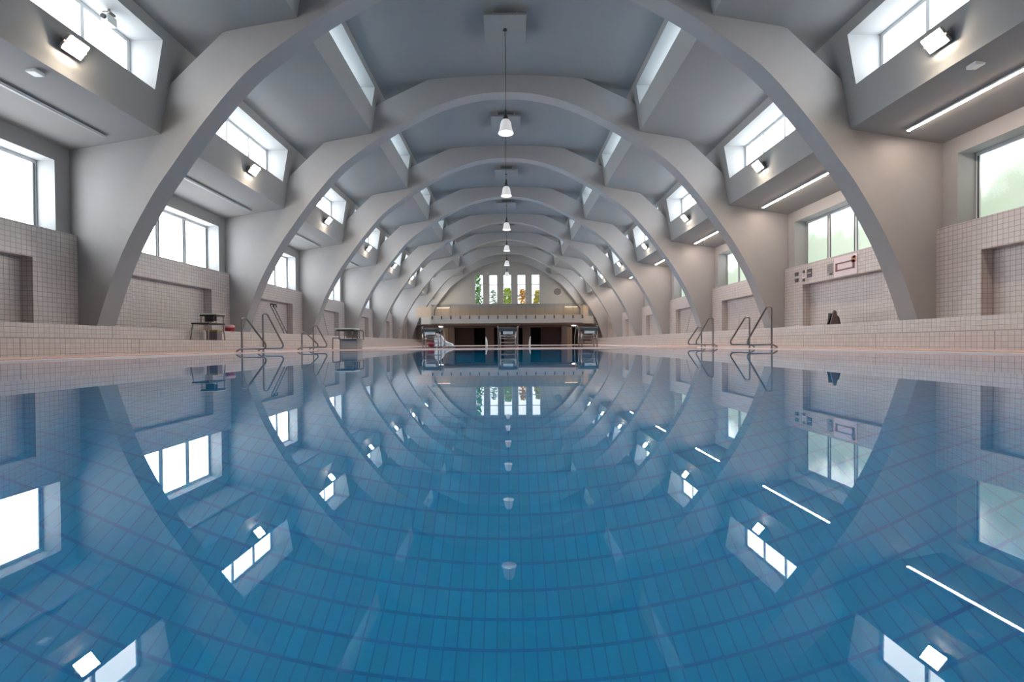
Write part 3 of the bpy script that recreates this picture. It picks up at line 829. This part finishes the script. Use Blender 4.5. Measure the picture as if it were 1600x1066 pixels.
# ------------------------------------------------------------------ signs on the right tiled band, above the niche
def plate(name, lab, cat, y0, y1, z0, z1, base, marks, group=None):
    t = thing(name, lab, cat, (XT - 0.004, (y0 + y1) / 2, (z0 + z1) / 2), group)
    hy, hz = (y1 - y0) / 2, (z1 - z0) / 2
    MB().box(-0.012, 0.0, -hy, hy, -hz, hz).build('plate', base, t)
    for (a, b_, c, d_, mt) in marks:
        MB().box(-0.016, -0.011, a * hy, b_ * hy, c * hz, d_ * hz).build('mark', mt, t)
    return t
G = 'small pictogram signs above the niche'
plate('pictogram_sign', 'dark square pictogram, upper of the two at the far end', 'sign', 13.32, 13.48, 2.07, 2.17, 'ink', [(-0.5, 0.5, -0.1, 0.1, 'purple')], G)
plate('pictogram_sign', 'dark square pictogram, lower of the two at the far end', 'sign', 13.32, 13.48, 1.89, 1.99, 'ink', [(-0.4, 0.4, 0.0, 0.25, 'purple')], G)
plate('pictogram_sign', 'tall narrow pictogram with a light middle, above the niche corner', 'sign', 12.99, 13.13, 1.86, 2.18, 'sign', [(-0.8, 0.8, 0.5, 1.0, 'ink'), (-0.3, 0.3, -0.2, 0.5, 'grey_panel'), (-0.9, 0.9, -1.0, -0.45, 'ink')], G)
plate('pictogram_sign', 'dark double pictogram next to the tall narrow one', 'sign', 12.74, 12.92, 1.95, 2.18, 'ink', [(-0.8, 0.8, -0.08, 0.08, 'sign'), (-0.6, 0.6, 0.2, 0.35, 'purple'), (-0.5, 0.4, -0.7, -0.55, 'purple')], G)
plate('notice_sign', 'dark grey notice of small text between the pictograms and the pool plan', 'sign', 11.93, 12.13, 1.88, 2.19, 'grey_panel', [(-0.8, 0.6, 0.75 - 0.3 * k, 0.62 - 0.3 * k + 0.25, 'purple') for k in range(5)] + [(-0.9, -0.1, -0.95, -0.6, 'ink')])
plate('pool_plan', 'white board with a maroon outlined rectangle and orange corner', 'sign', 11.08, 11.86, 1.80, 2.29, 'sign', [(-0.75, 0.82, 0.28, 0.42, 'maroon'), (-0.75, 0.82, -0.42, -0.28, 'maroon'), (0.68, 0.86, -0.45, 0.42, 'maroon'), (-0.82, -0.62, -0.45, 0.42, 'maroon'), (-0.9, -0.55, 0.15, 0.75, 'orange'), (-0.86, -0.66, 0.55, 0.8, 'ink')])

# ------------------------------------------------------------------ outdoors behind the end windows
g = MB().face([(-40, YEND + 1.7, -0.3), (40, YEND + 1.7, -0.3), (40, 110, -0.3), (-40, 110, -0.3)])
struct(g.build('ground', 'lawn'))
def tree(lab, x, y, base, h, r, mat, n, seed):
    rnd = random.Random(seed)
    t = thing('tree', lab, 'tree', (x, y, -0.3), 'trees outside the end windows')
    MB().tube([(0, 0, 0), (0.1, 0, base * 0.6), (0, 0, base + h * 0.5)], [0.22, 0.16, 0.05], 8).build('trunk', 'bark', t)
    c = MB()
    for k in range(n):
        a = rnd.random() * 6.28; q = rnd.random(); zz = base + h * q
        rr = r * (1 - q * 0.75) * math.sqrt(rnd.random())
        p = Vector((rr * math.cos(a), rr * math.sin(a), zz))
        s_ = 0.08 + rnd.random() * 0.16
        u = Vector((rnd.uniform(-1, 1), rnd.uniform(-1, 1), rnd.uniform(-1, 1))).normalized(); w_ = u.orthogonal().normalized(); x_ = u.cross(w_)
        c.face([p - w_ * s_, p + x_ * s_ * 0.6, p + w_ * s_, p - x_ * s_ * 0.6])
    c.build('crown', mat, t, recalc=False)
tree('tall green tree seen through the first of the five end windows', -3.25, 49, 2.2, 6.5, 1.0, 'leaf_g', 700, 1)
tree('sparse grey-green conifer seen through the second end window', -1.55, 52.5, 1.5, 5.0, 1.0, 'leaf_p', 330, 2)
tree('yellow-green bush seen through the middle end window', 0.05, 47.5, 1.8, 4.3, 1.15, 'leaf_l', 700, 3)
tree('orange autumn tree seen through the fourth end window', 1.72, 51.0, 1.8, 4.6, 1.25, 'leaf_o', 560, 4)
tree('yellow autumn tree seen through the fifth end window', 3.25, 47.6, 1.8, 4.1, 1.3, 'leaf_y', 800, 5)
